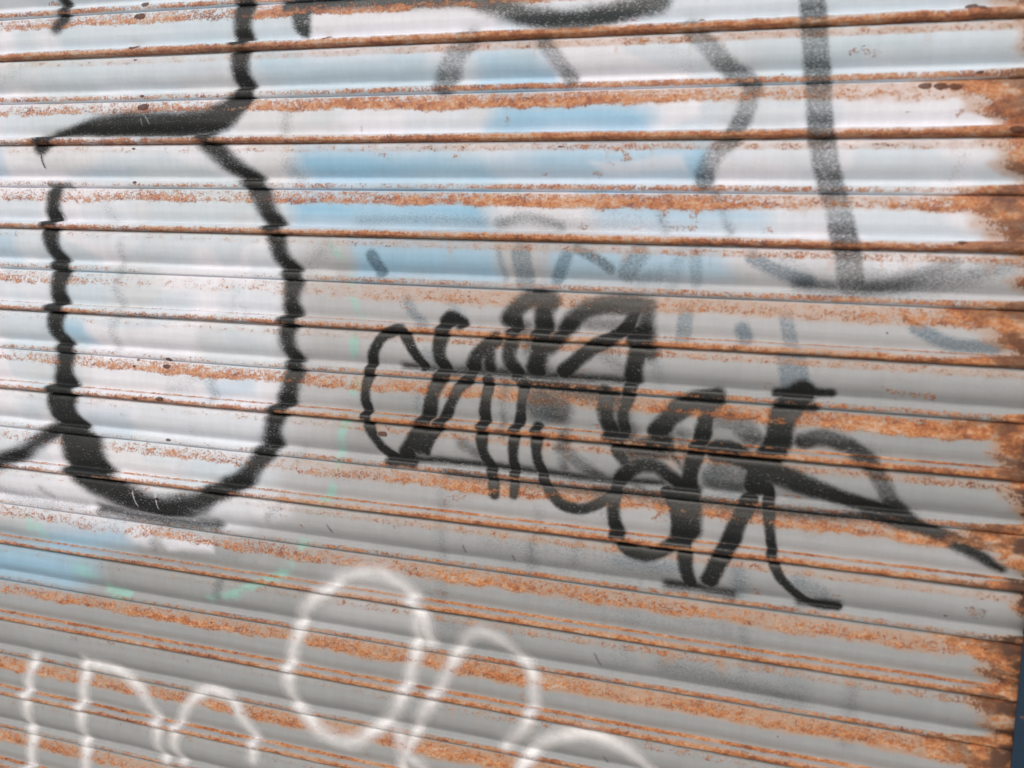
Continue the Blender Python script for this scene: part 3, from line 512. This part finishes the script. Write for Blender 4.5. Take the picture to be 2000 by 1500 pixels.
def shutter_material():
    m, nt, b = new_mat('weathered_painted_steel'); g = G(nt)
    paint = g.attr('paint').outputs['Color']
    rust = g.attr('rust').outputs['Fac']
    stain = g.attr('stain').outputs['Fac']
    ghost = g.attr('ghost').outputs['Fac']
    ghostb = g.attr('ghost_blue').outputs['Fac']
    chip = g.attr('chip').outputs['Fac']
    mid = g.noise(70, 5, (1, 1, 1.6), 0.62)
    fine = g.noise(300, 3, (1, 1, 1.0), 0.6)
    speck = g.noise(320, 4, (1.0, 1, 2.2), 0.6, rot=0.7)
    cloud = g.noise(9, 3, (1, 1, 1), 0.5, off=7)
    # sun-bleached paint, softly uneven
    tone = g.math('ADD', 0.90, g.math('ADD', g.math('MULTIPLY', cloud, 0.10), g.math('MULTIPLY', fine, 0.10)))
    streak = g.noise(26, 4, (3.2, 1, 0.35), 0.6, off=15)
    wipe = g.noise(14, 5, (0.35, 1, 4.0), 0.6, off=21)
    tone = g.math('ADD', tone, g.math('ADD', g.math('MULTIPLY', g.math('SUBTRACT', streak, 0.5), 0.16), g.math('MULTIPLY', g.math('SUBTRACT', wipe, 0.5), 0.16)))
    tv = g.n('ShaderNodeCombineColor'); [g.put(tv.inputs[k], tone) for k in range(3)]
    c = g.mix(1.0, paint, tv.outputs[0], 'MULTIPLY')
    # old half-covered sprays
    gk = g.math('ADD', ghost, g.math('MULTIPLY', g.math('SUBTRACT', speck, 0.5), 1.0))
    gk = g.math('MULTIPLY', g.step(gk, 0.10, 0.95), g.step(ghost, 0.01, 0.12))
    c = g.mix(gk, c, (0.066, 0.086, 0.096, 1))
    gb = g.math('ADD', ghostb, g.math('MULTIPLY', g.math('SUBTRACT', speck, 0.5), 1.0))
    gb = g.math('MULTIPLY', g.step(gb, 0.10, 1.0), g.step(ghostb, 0.01, 0.12))
    c = g.mix(gb, c, (0.085, 0.15, 0.20, 1))
    # fine peppering
    pep = g.step(g.noise(420, 2, off=12), 0.70, 0.76)
    c = g.mix(g.math('MULTIPLY', pep, 0.30), c, (0.16, 0.12, 0.09, 1))
    # tan wash that has run out of the rust
    c = g.mix(g.math('MULTIPLY', g.step(g.math('ADD', stain, g.math('MULTIPLY', g.math('SUBTRACT', mid, 0.5), 0.7)), 0.16, 0.90), 0.60), c, (0.50, 0.26, 0.12, 1))
    rv = g.math('ADD', rust, g.math('ADD', g.math('MULTIPLY', g.math('SUBTRACT', mid, 0.5), 1.15), g.math('MULTIPLY', g.math('SUBTRACT', fine, 0.5), 1.7)))
    rm = g.math('MULTIPLY', g.step(rv, 0.30, 0.74), g.step(rust, 0.03, 0.15))
    rcol = rust_colour(g)
    rcol = g.mix(g.math('MULTIPLY', g.attr('end').outputs['Fac'], g.step(g.math('ADD', g.noise(30, 4, (0.7, 1, 1.6), off=8), g.math('MULTIPLY', g.attr('end').outputs['Fac'], 0.07)), 0.46, 0.62)), rcol, (0.062, 0.024, 0.016, 1))  # slat ends browner: dark rust, with the rail flange's shadow painted in
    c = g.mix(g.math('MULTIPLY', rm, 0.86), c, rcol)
    cv = g.step(g.math('ADD', chip, g.math('MULTIPLY', g.math('SUBTRACT', fine, 0.5), 0.9)), 0.42, 0.55)
    c = g.mix(g.math('MULTIPLY', cv, 0.9), c, (0.105, 0.045, 0.032, 1))
    nt.links.new(c, b.inputs['Base Color'])
    ro = g.math('ADD', 0.60, g.math('MULTIPLY', rm, 0.35), True)
    g.put(b.inputs['Roughness'], g.math('ADD', ro, g.math('MULTIPLY', fine, 0.10), True))
    b.inputs['Specular IOR Level'].default_value = 0.22
    h = g.math('ADD', g.math('MULTIPLY', g.math('MULTIPLY', rm, 1.0), g.math('ADD', 0.5, mid)), g.math('MULTIPLY', fine, 0.25))
    bp = g.n('ShaderNodeBump'); bp.inputs['Strength'].default_value = 0.55; bp.inputs['Distance'].default_value = 0.0016
    g.put(bp.inputs['Height'], h); nt.links.new(bp.outputs[0], b.inputs['Normal'])
    return m

def spray_material(name, colour, chips, rusty, soft=False):
    m, nt, b = new_mat(name); g = G(nt)
    d = g.attr('cover').outputs['Fac']
    rust = g.attr('rust').outputs['Fac']
    fine = g.noise(330, 3, (1, 1, 1), 0.6, off=4)
    speck = g.noise(300, 4, (1.0, 1, 2.4), 0.6, rot=0.7)
    mid = g.noise(70, 5, (1, 1, 1.6), 0.62)
    f2 = g.noise(300, 3, (1, 1, 1.0), 0.6)
    a = g.step(g.math('ADD', d, g.math('MULTIPLY', g.math('SUBTRACT', speck, 0.5), 0.45)), 0.06, 0.88)
    a = g.math('MULTIPLY', a, g.step(d, 0.015, 0.14))
    if soft:
        a = g.math('MULTIPLY', d, g.math('ADD', 0.92, g.math('MULTIPLY', fine, 0.3)), True)
    thin = g.math('SUBTRACT', 1.0, d)
    speck2 = g.noise(250, 4, (1.0, 1, 2.0), 0.65, rot=0.7, off=2.2)
    chip = g.step(g.math('ADD', speck2, g.math('MULTIPLY', thin, 0.12)), 0.615 - chips, 0.71 - chips)
    a = g.math('MULTIPLY', a, g.math('SUBTRACT', 1.0, g.math('MULTIPLY', chip, 0.62)))
    rv = g.math('ADD', rust, g.math('ADD', g.math('MULTIPLY', g.math('SUBTRACT', mid, 0.5), 1.5), g.math('MULTIPLY', g.math('SUBTRACT', f2, 0.5), 0.9)))
    rm = g.math('MULTIPLY', g.step(rv, 0.60, 1.0), g.step(rust, 0.05, 0.2))
    a = g.math('MULTIPLY', a, g.math('SUBTRACT', 1.0, g.math('MULTIPLY', rm, rusty)))
    tone = g.mix(g.noise(60, 4, off=9), tuple(x * 0.75 for x in colour) + (1,), tuple(min(1, x * 1.25) for x in colour) + (1,))
    nt.links.new(tone, b.inputs['Base Color'])
    b.inputs['Roughness'].default_value = 0.42
    b.inputs['Specular IOR Level'].default_value = 0.4
    bp = g.n('ShaderNodeBump'); bp.inputs['Strength'].default_value = 0.35; bp.inputs['Distance'].default_value = 0.0012
    g.put(bp.inputs['Height'], g.math('ADD', g.math('MULTIPLY', fine, 0.5), mid)); nt.links.new(bp.outputs[0], b.inputs['Normal'])
    nt.links.new(a, b.inputs['Alpha'])
    return m

def rail_material():
    m, nt, b = new_mat('dark_blue_enamel'); g = G(nt)
    v = g.noise(90, 4)
    rv = g.step(g.noise(38, 5, off=2), 0.63, 0.69)
    c = g.mix(v, (0.004, 0.020, 0.043, 1), (0.007, 0.032, 0.062, 1))
    c = g.mix(rv, c, rust_colour(g))
    nt.links.new(c, b.inputs['Base Color']); b.inputs['Roughness'].default_value = 0.5
    bp = g.n('ShaderNodeBump'); bp.inputs['Strength'].default_value = 0.3; bp.inputs['Distance'].default_value = 0.001
    g.put(bp.inputs['Height'], v); nt.links.new(bp.outputs[0], b.inputs['Normal'])
    return m

STEEL = shutter_material()
BLACK = spray_material('black_spray_paint', (0.012, 0.014, 0.014), 0.015, 0.75)
WORN_BLACK = spray_material('worn_black_spray_paint', (0.042, 0.052, 0.055), 0.045, 0.85)
WHITE = spray_material('white_spray_paint', (0.86, 0.86, 0.88), -0.12, 0.5, True)
RAIL = rail_material()

# ------------------------------------------------------------------ unseen ground sheet, added to bounce light up under the slats
def pavement_material():
    m, nt, b = new_mat('pale_concrete'); g = G(nt)
    c = g.mix(g.noise(7, 6), (0.36, 0.35, 0.33, 1), (0.46, 0.45, 0.43, 1))
    nt.links.new(c, b.inputs['Base Color']); b.inputs['Roughness'].default_value = 0.9
    return m
gm = bpy.data.meshes.new('bounce_pavement')
gm.from_pydata([(-60, -60, -1.615), (60, -60, -1.615), (60, 60, -1.615), (-60, 60, -1.615)], [], [(0, 1, 2, 3)])
gm.materials.append(pavement_material())
pav = bpy.data.objects.new('bounce_pavement', gm); col.objects.link(pav); pav['kind'] = 'structure'

# ------------------------------------------------------------------ the shutter
PITCH = 0.07
K0, K1 = -2, 22
X_LEFT, X_RIGHT = -1.75, 0.2885
xs = np.concatenate([np.arange(X_LEFT, -1.42, 0.006), np.arange(-1.42, -0.55, 0.0017), np.arange(-0.55, X_RIGHT + 1e-6, 0.0013)])
FALL = [(-.06, 9), (0, 8.5), (.018, 12), (.05, 15.2), (.15, 17.2), (.30, 17.4), (.45, 15.8), (.57, 12.4), (.67, 7.6), (.745, 4.6), (.775, 4.6), (.80, 7.2), (.83, 9.2),
        (.865, 9.9), (.90, 10), (.945, 9.6), (.975, 8.2), (.99, 5.5), (1.0, 2)]
RISE = [(-.06, 2), (0, 3.6), (.014, 6.2), (.04, 8), (.12, 9.8), (.25, 12.0), (.38, 13.2), (.52, 13.2), (.63, 11.6), (.72, 9.4), (.77, 9.0), (.79, 10.2), (.815, 16.0), (.84, 20.8),
        (.87, 22.6), (.90, 23), (.94, 22.8), (.97, 21), (.988, 16.5), (1.0, 9)]

def hermite(pts, t):
    p = np.array(pts, float); x, y = p[:, 0], p[:, 1]
    h = np.diff(x); dl = np.diff(y) / h
    mdl = np.zeros(len(x)); mdl[0], mdl[-1] = dl[0], dl[-1]
    for i in range(1, len(x) - 1):
        if dl[i - 1] * dl[i] > 0:
            w1, w2 = 2 * h[i] + h[i - 1], h[i] + 2 * h[i - 1]
            mdl[i] = (w1 + w2) / (w1 / dl[i - 1] + w2 / dl[i])
    k = np.clip(np.searchsorted(x, t, side='right') - 1, 0, len(x) - 2)
    u = (t - x[k]) / h[k]
    return (2 * u ** 3 - 3 * u ** 2 + 1) * y[k] + (u ** 3 - 2 * u ** 2 + u) * h[k] * mdl[k] + (-2 * u ** 3 + 3 * u ** 2) * y[k + 1] + (u ** 3 - u ** 2) * h[k] * mdl[k + 1]

TT = np.concatenate([np.linspace(-.06, .04, 7), np.linspace(.07, .70, 20), np.linspace(.72, .86, 14), np.linspace(.875, .955, 6), np.linspace(.965, 1.0, 6)])

COL = {'white': (0.765, 0.775, 0.835), 'grey': (0.332, 0.346, 0.352), 'mid': (0.51, 0.52, 0.54), 'blue': (0.31, 0.55, 0.735),
       'bluewhite': (0.55, 0.66, 0.735), 'greywhite': (0.62, 0.635, 0.645), 'teal': (0.28, 0.62, 0.53)}

def box_w(t, a, b, s):
    return smooth(a - s, a + s, t) * smooth(b + s, b - s, t)

def band(k):
    """geometry and every paint / rust layer of one slat, as arrays on its grid"""
    rise = (k % 2 != 0)
    T, X = np.meshgrid(TT, xs, indexing='ij')
    y = hermite(RISE if rise else FALL, T) - 9.0
    n1 = fbm(X * 14, np.full_like(X, k * 3.7), 11, 3) - 0.5
    n2 = fbm(X * 60, T * 3 + k * 5.1, 23, 3) - 0.5
    lip = smooth(.80, .86, T)
    corr = fbm(X * 45, np.full_like(X, k * 1.9 + 20), 37, 4) - 0.5          # rust-eaten lip edge
    right = smooth(-.75, .2, X)
    y = y + n1 * 3.8 * smooth(0, .12, T) * smooth(1.02, .9, T) + (fbm(X * 30, T * 2.5 + k * 2.7, 29, 2) - .5) * 1.4 * smooth(.05, .25, T) * smooth(.8, .65, T) + n2 * 0.35 + lip * corr * (0.8 + 1.8 * right) * (1.2 if rise else 0.5)
    sag = (fbm(X * 2.2, np.full_like(X, k * 2.3), 5, 2) - 0.5) * 0.0026
    Z = -(k + T) * PITCH + sag + lip * corr * (0.0012 + 0.0022 * right) * (1.0 if rise else 0.35)
    Y = -y / 1000.0
    return rise, T, X, Y, Z, (y - (8 if rise else 5)) / 1000.0

END_RUST = {3: 0.16699999999999998, 4: 0.20400000000000001, 5: 0.187, 6: 0.237, 7: 0.20500000000000002, 8: 0.262, 9: 0.231, 10: 0.252, 11: 0.252, 12: 0.28, 13: 0.237, 14: 0.231, 15: 0.226, 2: 0.225, 1: 0.17, 0: 0.17}

def layers(k, rise, T, X, Z):
    wx = X + (fbm(X * 20, Z * 20, 61, 3) - .5) * .020
    wz = Z + (fbm(X * 20, Z * 20, 71, 3) - .5) * .014
    C = np.empty(X.shape + (3,)); C[:] = COL['grey']
    for name, op, soft, pts in PATCHES:
        mk = poly_mask(pts, soft * (1.5 if name == 'blue' else 1.0), wx, wz) * min(1, op * (1.25 if name == 'blue' else 1))
        mk = mk * ((0.82 + 0.36 * fbm(X * 9, Z * 22, 83, 3)) if name != 'blue' else (.60 + .8 * fbm(X * 7, Z * 16, 83, 3))).clip(0, 1)
        C = C * (1 - mk[..., None]) + np.array(COL[name]) * mk[..., None]
        if name == 'white' and soft > .03 and op == 1:
            wv = poly_mask(PATCHES[0][3], PATCHES[0][2], wx, wz)
            for seed, nm2, a in ((201, 'bluewhite', .55), (211, 'greywhite', .45), (221, 'bluewhite', .35)):
                cl = (smooth(.53, .60, fbm(X * 5.5 + Z * 2, Z * 8 - X, seed, 3)) * a * wv)[..., None]
                C = C * (1 - cl) + np.array(COL[nm2]) * cl
    td = stroke_density(TEAL, wx, wz) * smooth(.40, .62, fbm(X * 26, Z * 34, 91, 3)) * 1.25
    td = td.clip(0, 1)[..., None]
    C = C * (1 - td) + np.array(COL['teal']) * td
    # rust by place: lower and right parts are worse, the upper left is spotty
    xr = smooth(-1.0, -.35, X); xrr = smooth(-.5, .2, X)
    low = smooth(-.90, -1.15, Z)
    top = smooth(-.36, -.12, Z)
    n = fbm(X * 3.2, np.full_like(X, k * 7.3), 101, 3)
    ns = fbm(X * 26, Z * 40, 111, 4)
    drip = fbm(X * 55, Z * 9, 121, 3)
    R = np.zeros_like(X); ST = np.zeros_like(X)
    if rise:    # below a flush joint: wide rusty band, then the overhanging lip
        up = 0.42 + 0.25 * xr + 0.24 * low + 0.10 * top
        edge = .30 + (fbm(X * 13, np.full_like(X, k * 4.4), 171, 4) - .5) * .16 + (drip - .5) * .07
        w = box_w(T, .07, 0, .001) * 0 + smooth(.0, .05, T) * smooth(edge + .09, edge - .07, T)
        R = np.maximum(R, w * (up + (n - .5) * .75 + (fbm(X * 1.4, np.full_like(X, k * 12.7), 241, 2) - .5) * .4) * (0.62 + 0.5 * smooth(.05, edge, T)) * (.55 + .9 * (1 - .5 * low) * fbm(X * 9, T * 2 + k * 3.1, 181, 3)))
        ST = np.maximum(ST, smooth(.0, .04, T) * smooth(edge + .16, edge - .04, T) * (0.30 + .40 * xr + .4 * low))
        lw = smooth(.815, .86, T)
        la = 0.56 + 0.24 * xr + 0.26 * top + .10 * low
        R = np.maximum(R, lw * (la + (n - .5) * .5 + (fbm(X * 22, np.full_like(X, k * 6.1), 191, 4) - .5) * .7) * (0.42 + .75 * smooth(.86, .93, T)))
        ST = np.maximum(ST, lw * (.35 + .4 * xr + .2 * low))
        ln = box_w(T, .775, .815, .012) * (smooth(-.45, -.60, Z) * (.45 + .35 * xr + .25 * low) + .12)
        R = np.maximum(R, ln * (0.75 + (n - .5) * .8))
        ST = np.maximum(ST, ln)
    else:
        w = box_w(T, .06, .21 + 0, .035) * (0.20 + .18 * xr)
        R = np.maximum(R, w * (0.9 + (n - .5) * 1.0))
        ST = np.maximum(ST, box_w(T, .05, .22, .04) * (.28 + .28 * xr + .15 * top) * (1 - .7 * low))
        lw = smooth(.835, .86, T) * smooth(.985, .94, T)
        la = 0.33 + 0.22 * xr + .14 * low + 0.26 * top
        R = np.maximum(R, lw * (la + .12 * top + (n - .5) * .5 + (fbm(X * 18, np.full_like(X, k * 6.1), 191, 4) - .5) * .6) * (.7 + .4 * smooth(.86, .93, T)))
        ST = np.maximum(ST, lw * (.12 + .3 * xr + .2 * low))
    # rain has drawn thin brown runs down from the joints
    run = smooth(.66, .80, fbm(X * 70, np.full_like(X, k * 8.8), 231, 2)) * smooth(0, .06, T) * smooth(.75, .1, T)
    ST = np.maximum(ST, run * (.30 + .25 * xr))
    # scattered spots and runs on the upper rows
    sp = smooth(-.12, -.02, Z) * smooth(.66, .74, ns) * smooth(.0, .1, T) * smooth(.8, .7, T)
    R = np.maximum(R, sp * .75)
    R = np.maximum(R, smooth(.74, .80, ns) * .42 * smooth(.02, .1, T) * smooth(.8, .7, T) * (.3 + .7 * xr))
    # the end of every slat, eaten by rust where it runs in the rail
    x_end = END_RUST.get(k, .215 if rise else .25) - .5 * (.02 + .10 * rise) * smooth(.42, .05, T) + .022 * smooth(.5, .75, T) * smooth(.9, .78, T)
    x_end = x_end - .04 * smooth(.80, .84, T) + (fbm(X * 16, Z * 50, 141, 4) - .5) * .05
    e = X - x_end
    R = np.maximum(R, smooth(-.015, .04, e) * (.42 + .5 * smooth(.0, .05, e)) + .40 * smooth(.2, .27, X) * smooth(-.01, .02, e))
    ST = np.maximum(ST, smooth(-.022, .02, e) * .85)
    GH = stroke_density(GHOST, X, Z, softer=1.9)
    # faint overspray round the black and the grey letters
    for L, a in ((LEFT_OUTLINE, .34), (BLACK_TAG, .24), (TOP_CURVE + CURL + STRIPE, .12)):
        GH = np.maximum(GH, a * stroke_density(L, X, Z, grow=.004, softer=3.2))
    GB = stroke_density(GHOST_BLUE, X, Z, softer=1.7)
    CH = np.zeros_like(X)
    for cx, cz, r in CHIPS:
        d = np.hypot((wx - X) * .35 + (X - cx) * .75, (wz - Z) * .35 + (Z - cz) * 1.5) / (r * .55)
        CH = np.maximum(CH, smooth(1.15, .3, d))
    return C, R, ST, GH, GB, CH

def grid_faces(nr, nc):
    i = np.arange(nr * nc).reshape(nr, nc)
    return np.stack([i[:-1, :-1], i[1:, :-1], i[1:, 1:], i[:-1, 1:]], -1).reshape(-1, 4)

def mesh_from(name, co, faces, material, attrs=None, colour=None):
    me = bpy.data.meshes.new(name)
    me.vertices.add(len(co)); me.vertices.foreach_set('co', co.astype(np.float32).ravel())
    me.loops.add(faces.size); me.loops.foreach_set('vertex_index', faces.astype(np.int32).ravel())
    me.polygons.add(len(faces)); me.polygons.foreach_set('loop_start', (np.arange(len(faces)) * 4).astype(np.int32))
    me.update(calc_edges=True)
    me.shade_smooth()
    for k, v in (attrs or {}).items():
        a = me.attributes.new(k, 'FLOAT', 'POINT'); a.data.foreach_set('value', v.astype(np.float32).ravel())
    if colour is not None:
        a = me.attributes.new('paint', 'FLOAT_COLOR', 'POINT')
        a.data.foreach_set('color', np.concatenate([colour, np.ones(colour.shape[:-1] + (1,))], -1).astype(np.float32).ravel())
    me.materials.append(material)
    return me

def link(name, me, parent=None, label=None):
    o = bpy.data.objects.new(name, me); col.objects.link(o)
    if parent: o.parent = parent
    if label: o['label'] = label
    return o

shutter = bpy.data.objects.new('roller_shutter', None)
col.objects.link(shutter)
shutter['label'] = 'rusty steel roller shutter of horizontal slats covered in black and white graffiti'
shutter['category'] = 'roller shutter'

TAGS = [
    ('graffiti_outline', LEFT_OUTLINE, BLACK, .6, 'thick glossy black spray outline of a rounded letter at the left'),
    ('graffiti_curve', TOP_CURVE, WORN_BLACK, 0.1, 'dark sagging spray curve along the top edge'),
    ('graffiti_stroke', LEFT_ARC, WORN_BLACK, 0.1, 'short worn grey arc under the dark top curve'),
    ('graffiti_stroke', SLASH, WORN_BLACK, 0.1, 'short worn grey slash right of the short arc'),
    ('graffiti_curve', CURL, WORN_BLACK, 0.1, 'worn grey curve bending left of the tall stripe'),
    ('graffiti_stripe', STRIPE, WORN_BLACK, 0.1, 'tall worn grey stripe ending in a faint sideways sweep'),
    ('graffiti_tag', BLACK_TAG, BLACK, .15, 'tangled black handwritten spray tag right of the middle'),
    ('graffiti_ring', RING, WHITE, .22, 'large white sprayed oval at the bottom'),
    ('graffiti_loop', LOOP, WHITE, .22, 'slanting white sprayed loop right of the white oval'),
    ('graffiti_arch', ARCH, WHITE, .22, 'white sprayed arch cut by the bottom edge'),
    ('graffiti_letter', LETTER_I, WHITE, .22, 'single upright white sprayed stroke in the lower left corner'),
    ('graffiti_letter', LETTER_N, WHITE, .22, 'tall white sprayed letter n in the lower left corner'),
    ('graffiti_letter', LETTER_ARCH, WHITE, .22, 'smaller white sprayed arch right of the tall white n'),
]
films = [dict(co=[], f=[], d=[], r=[], n=0) for _ in TAGS]
for k in range(K0, K1 + 1):
    rise, T, X, Y, Z, bulge = band(k)
    C, R, ST, GH, GB, CH = layers(k, rise, T, X, Z)
    co = np.stack([X, Y, Z], -1)
    nr, nc = X.shape
    faces = grid_faces(nr, nc)
    link('slat', mesh_from('slat', co.reshape(-1, 3), faces, STEEL, dict(rust=R, stain=ST, ghost=GH, ghost_blue=GB, chip=CH, end=np.maximum(smooth(.12, .27, X) * .8, smooth(.245, .27, X))), C), shutter)  # end: darkening towards the rail, part rust, part shade put into the colour
    # paint films lie a fraction of a millimetre proud of the steel
    du = np.gradient(co, axis=1); dv = np.gradient(co, axis=0)
    nrm = np.cross(du, dv); nrm /= np.linalg.norm(nrm, axis=-1, keepdims=True) + 1e-12
    nrm *= np.where(nrm[..., 1:2] > 0, -1.0, 1.0)
    skin = (co + nrm * 0.00022).reshape(-1, 3)
    for q, (F, (nm, strokes, mat, slant, lab)) in enumerate(zip(films, TAGS)):
        d = stroke_density(strokes, X + bulge * slant + (fbm(X * 60, Z * 60, 151, 2) - .5) * .003, Z + (fbm(X * 60, Z * 60, 161, 2) - .5) * .003, softer=2.2 if mat is not WHITE else 1.7)
        d = d * (1 - .7 * stroke_density(SCRATCHES, X, Z))
        if mat is not WHITE:
            d = d * (.70 + .62 * fbm(X * 11, Z * 22, 251, 3)).clip(0, 1)
        d = d * smooth(-.02, .0, T) * (1 - .20 * box_w(T, .18, .55, .12))
        df = d.ravel()
        keep = df[faces].max(1) > 0.05
        if not keep.any():
            continue
        ff = faces[keep]; used, inv = np.unique(ff, return_inverse=True)
        F['co'].append(skin[used] + nrm.reshape(-1, 3)[used] * 0.00006 * q); F['d'].append(df[used]); F['r'].append(R.ravel()[used])
        F['f'].append(inv.reshape(ff.shape) + F['n']); F['n'] += len(used)
for F, (nm, strokes, mat, slant, lab) in zip(films, TAGS):
    link(nm, mesh_from(nm, np.concatenate(F['co']), np.concatenate(F['f']), mat, dict(cover=np.concatenate(F['d']), rust=np.concatenate(F['r']))), shutter, lab)

# ------------------------------------------------------------------ the guide rail the slat ends run in
import bmesh
def bar(bm, x0, x1, y0, y1, z0, z1):
    vs = [bm.verts.new((x, y, z)) for x in (x0, x1) for y in (y0, y1) for z in (z0, z1)]
    for f in ((0, 1, 3, 2), (4, 6, 7, 5), (0, 4, 5, 1), (2, 3, 7, 6), (0, 2, 6, 4), (1, 5, 7, 3)):
        bm.faces.new([vs[i] for i in f])
bm = bmesh.new()
ZT, ZB = 0.14, -1.61
prof = [(0.2823, -0.030), (0.2823, -0.026), (0.596, -0.026), (0.596, 0.022), (0.2823, 0.022), (0.2823, 0.026), (0.60, 0.026), (0.60, -0.030)]
lo = [bm.verts.new((x, y, ZB)) for x, y in prof]; hi = [bm.verts.new((x, y, ZT)) for x, y in prof]
for i in range(len(prof)):
    j = (i + 1) % len(prof)
    bm.faces.new((lo[i], lo[j], hi[j], hi[i]))
bm.faces.new(lo[::-1]); bm.faces.new(hi)
bmesh.ops.recalc_face_normals(bm, faces=bm.faces)
me = bpy.data.meshes.new('guide_rail'); bm.to_mesh(me); bm.free(); me.materials.append(RAIL)
rail = bpy.data.objects.new('guide_rail', me); col.objects.link(rail)
bv = rail.modifiers.new('bevel', 'BEVEL'); bv.width = 0.0012; bv.segments = 2; bv.limit_method = 'ANGLE'
rail['label'] = 'dark blue painted steel guide rail holding the right ends of the slats'
rail['category'] = 'guide rail'
rail['kind'] = 'thing'
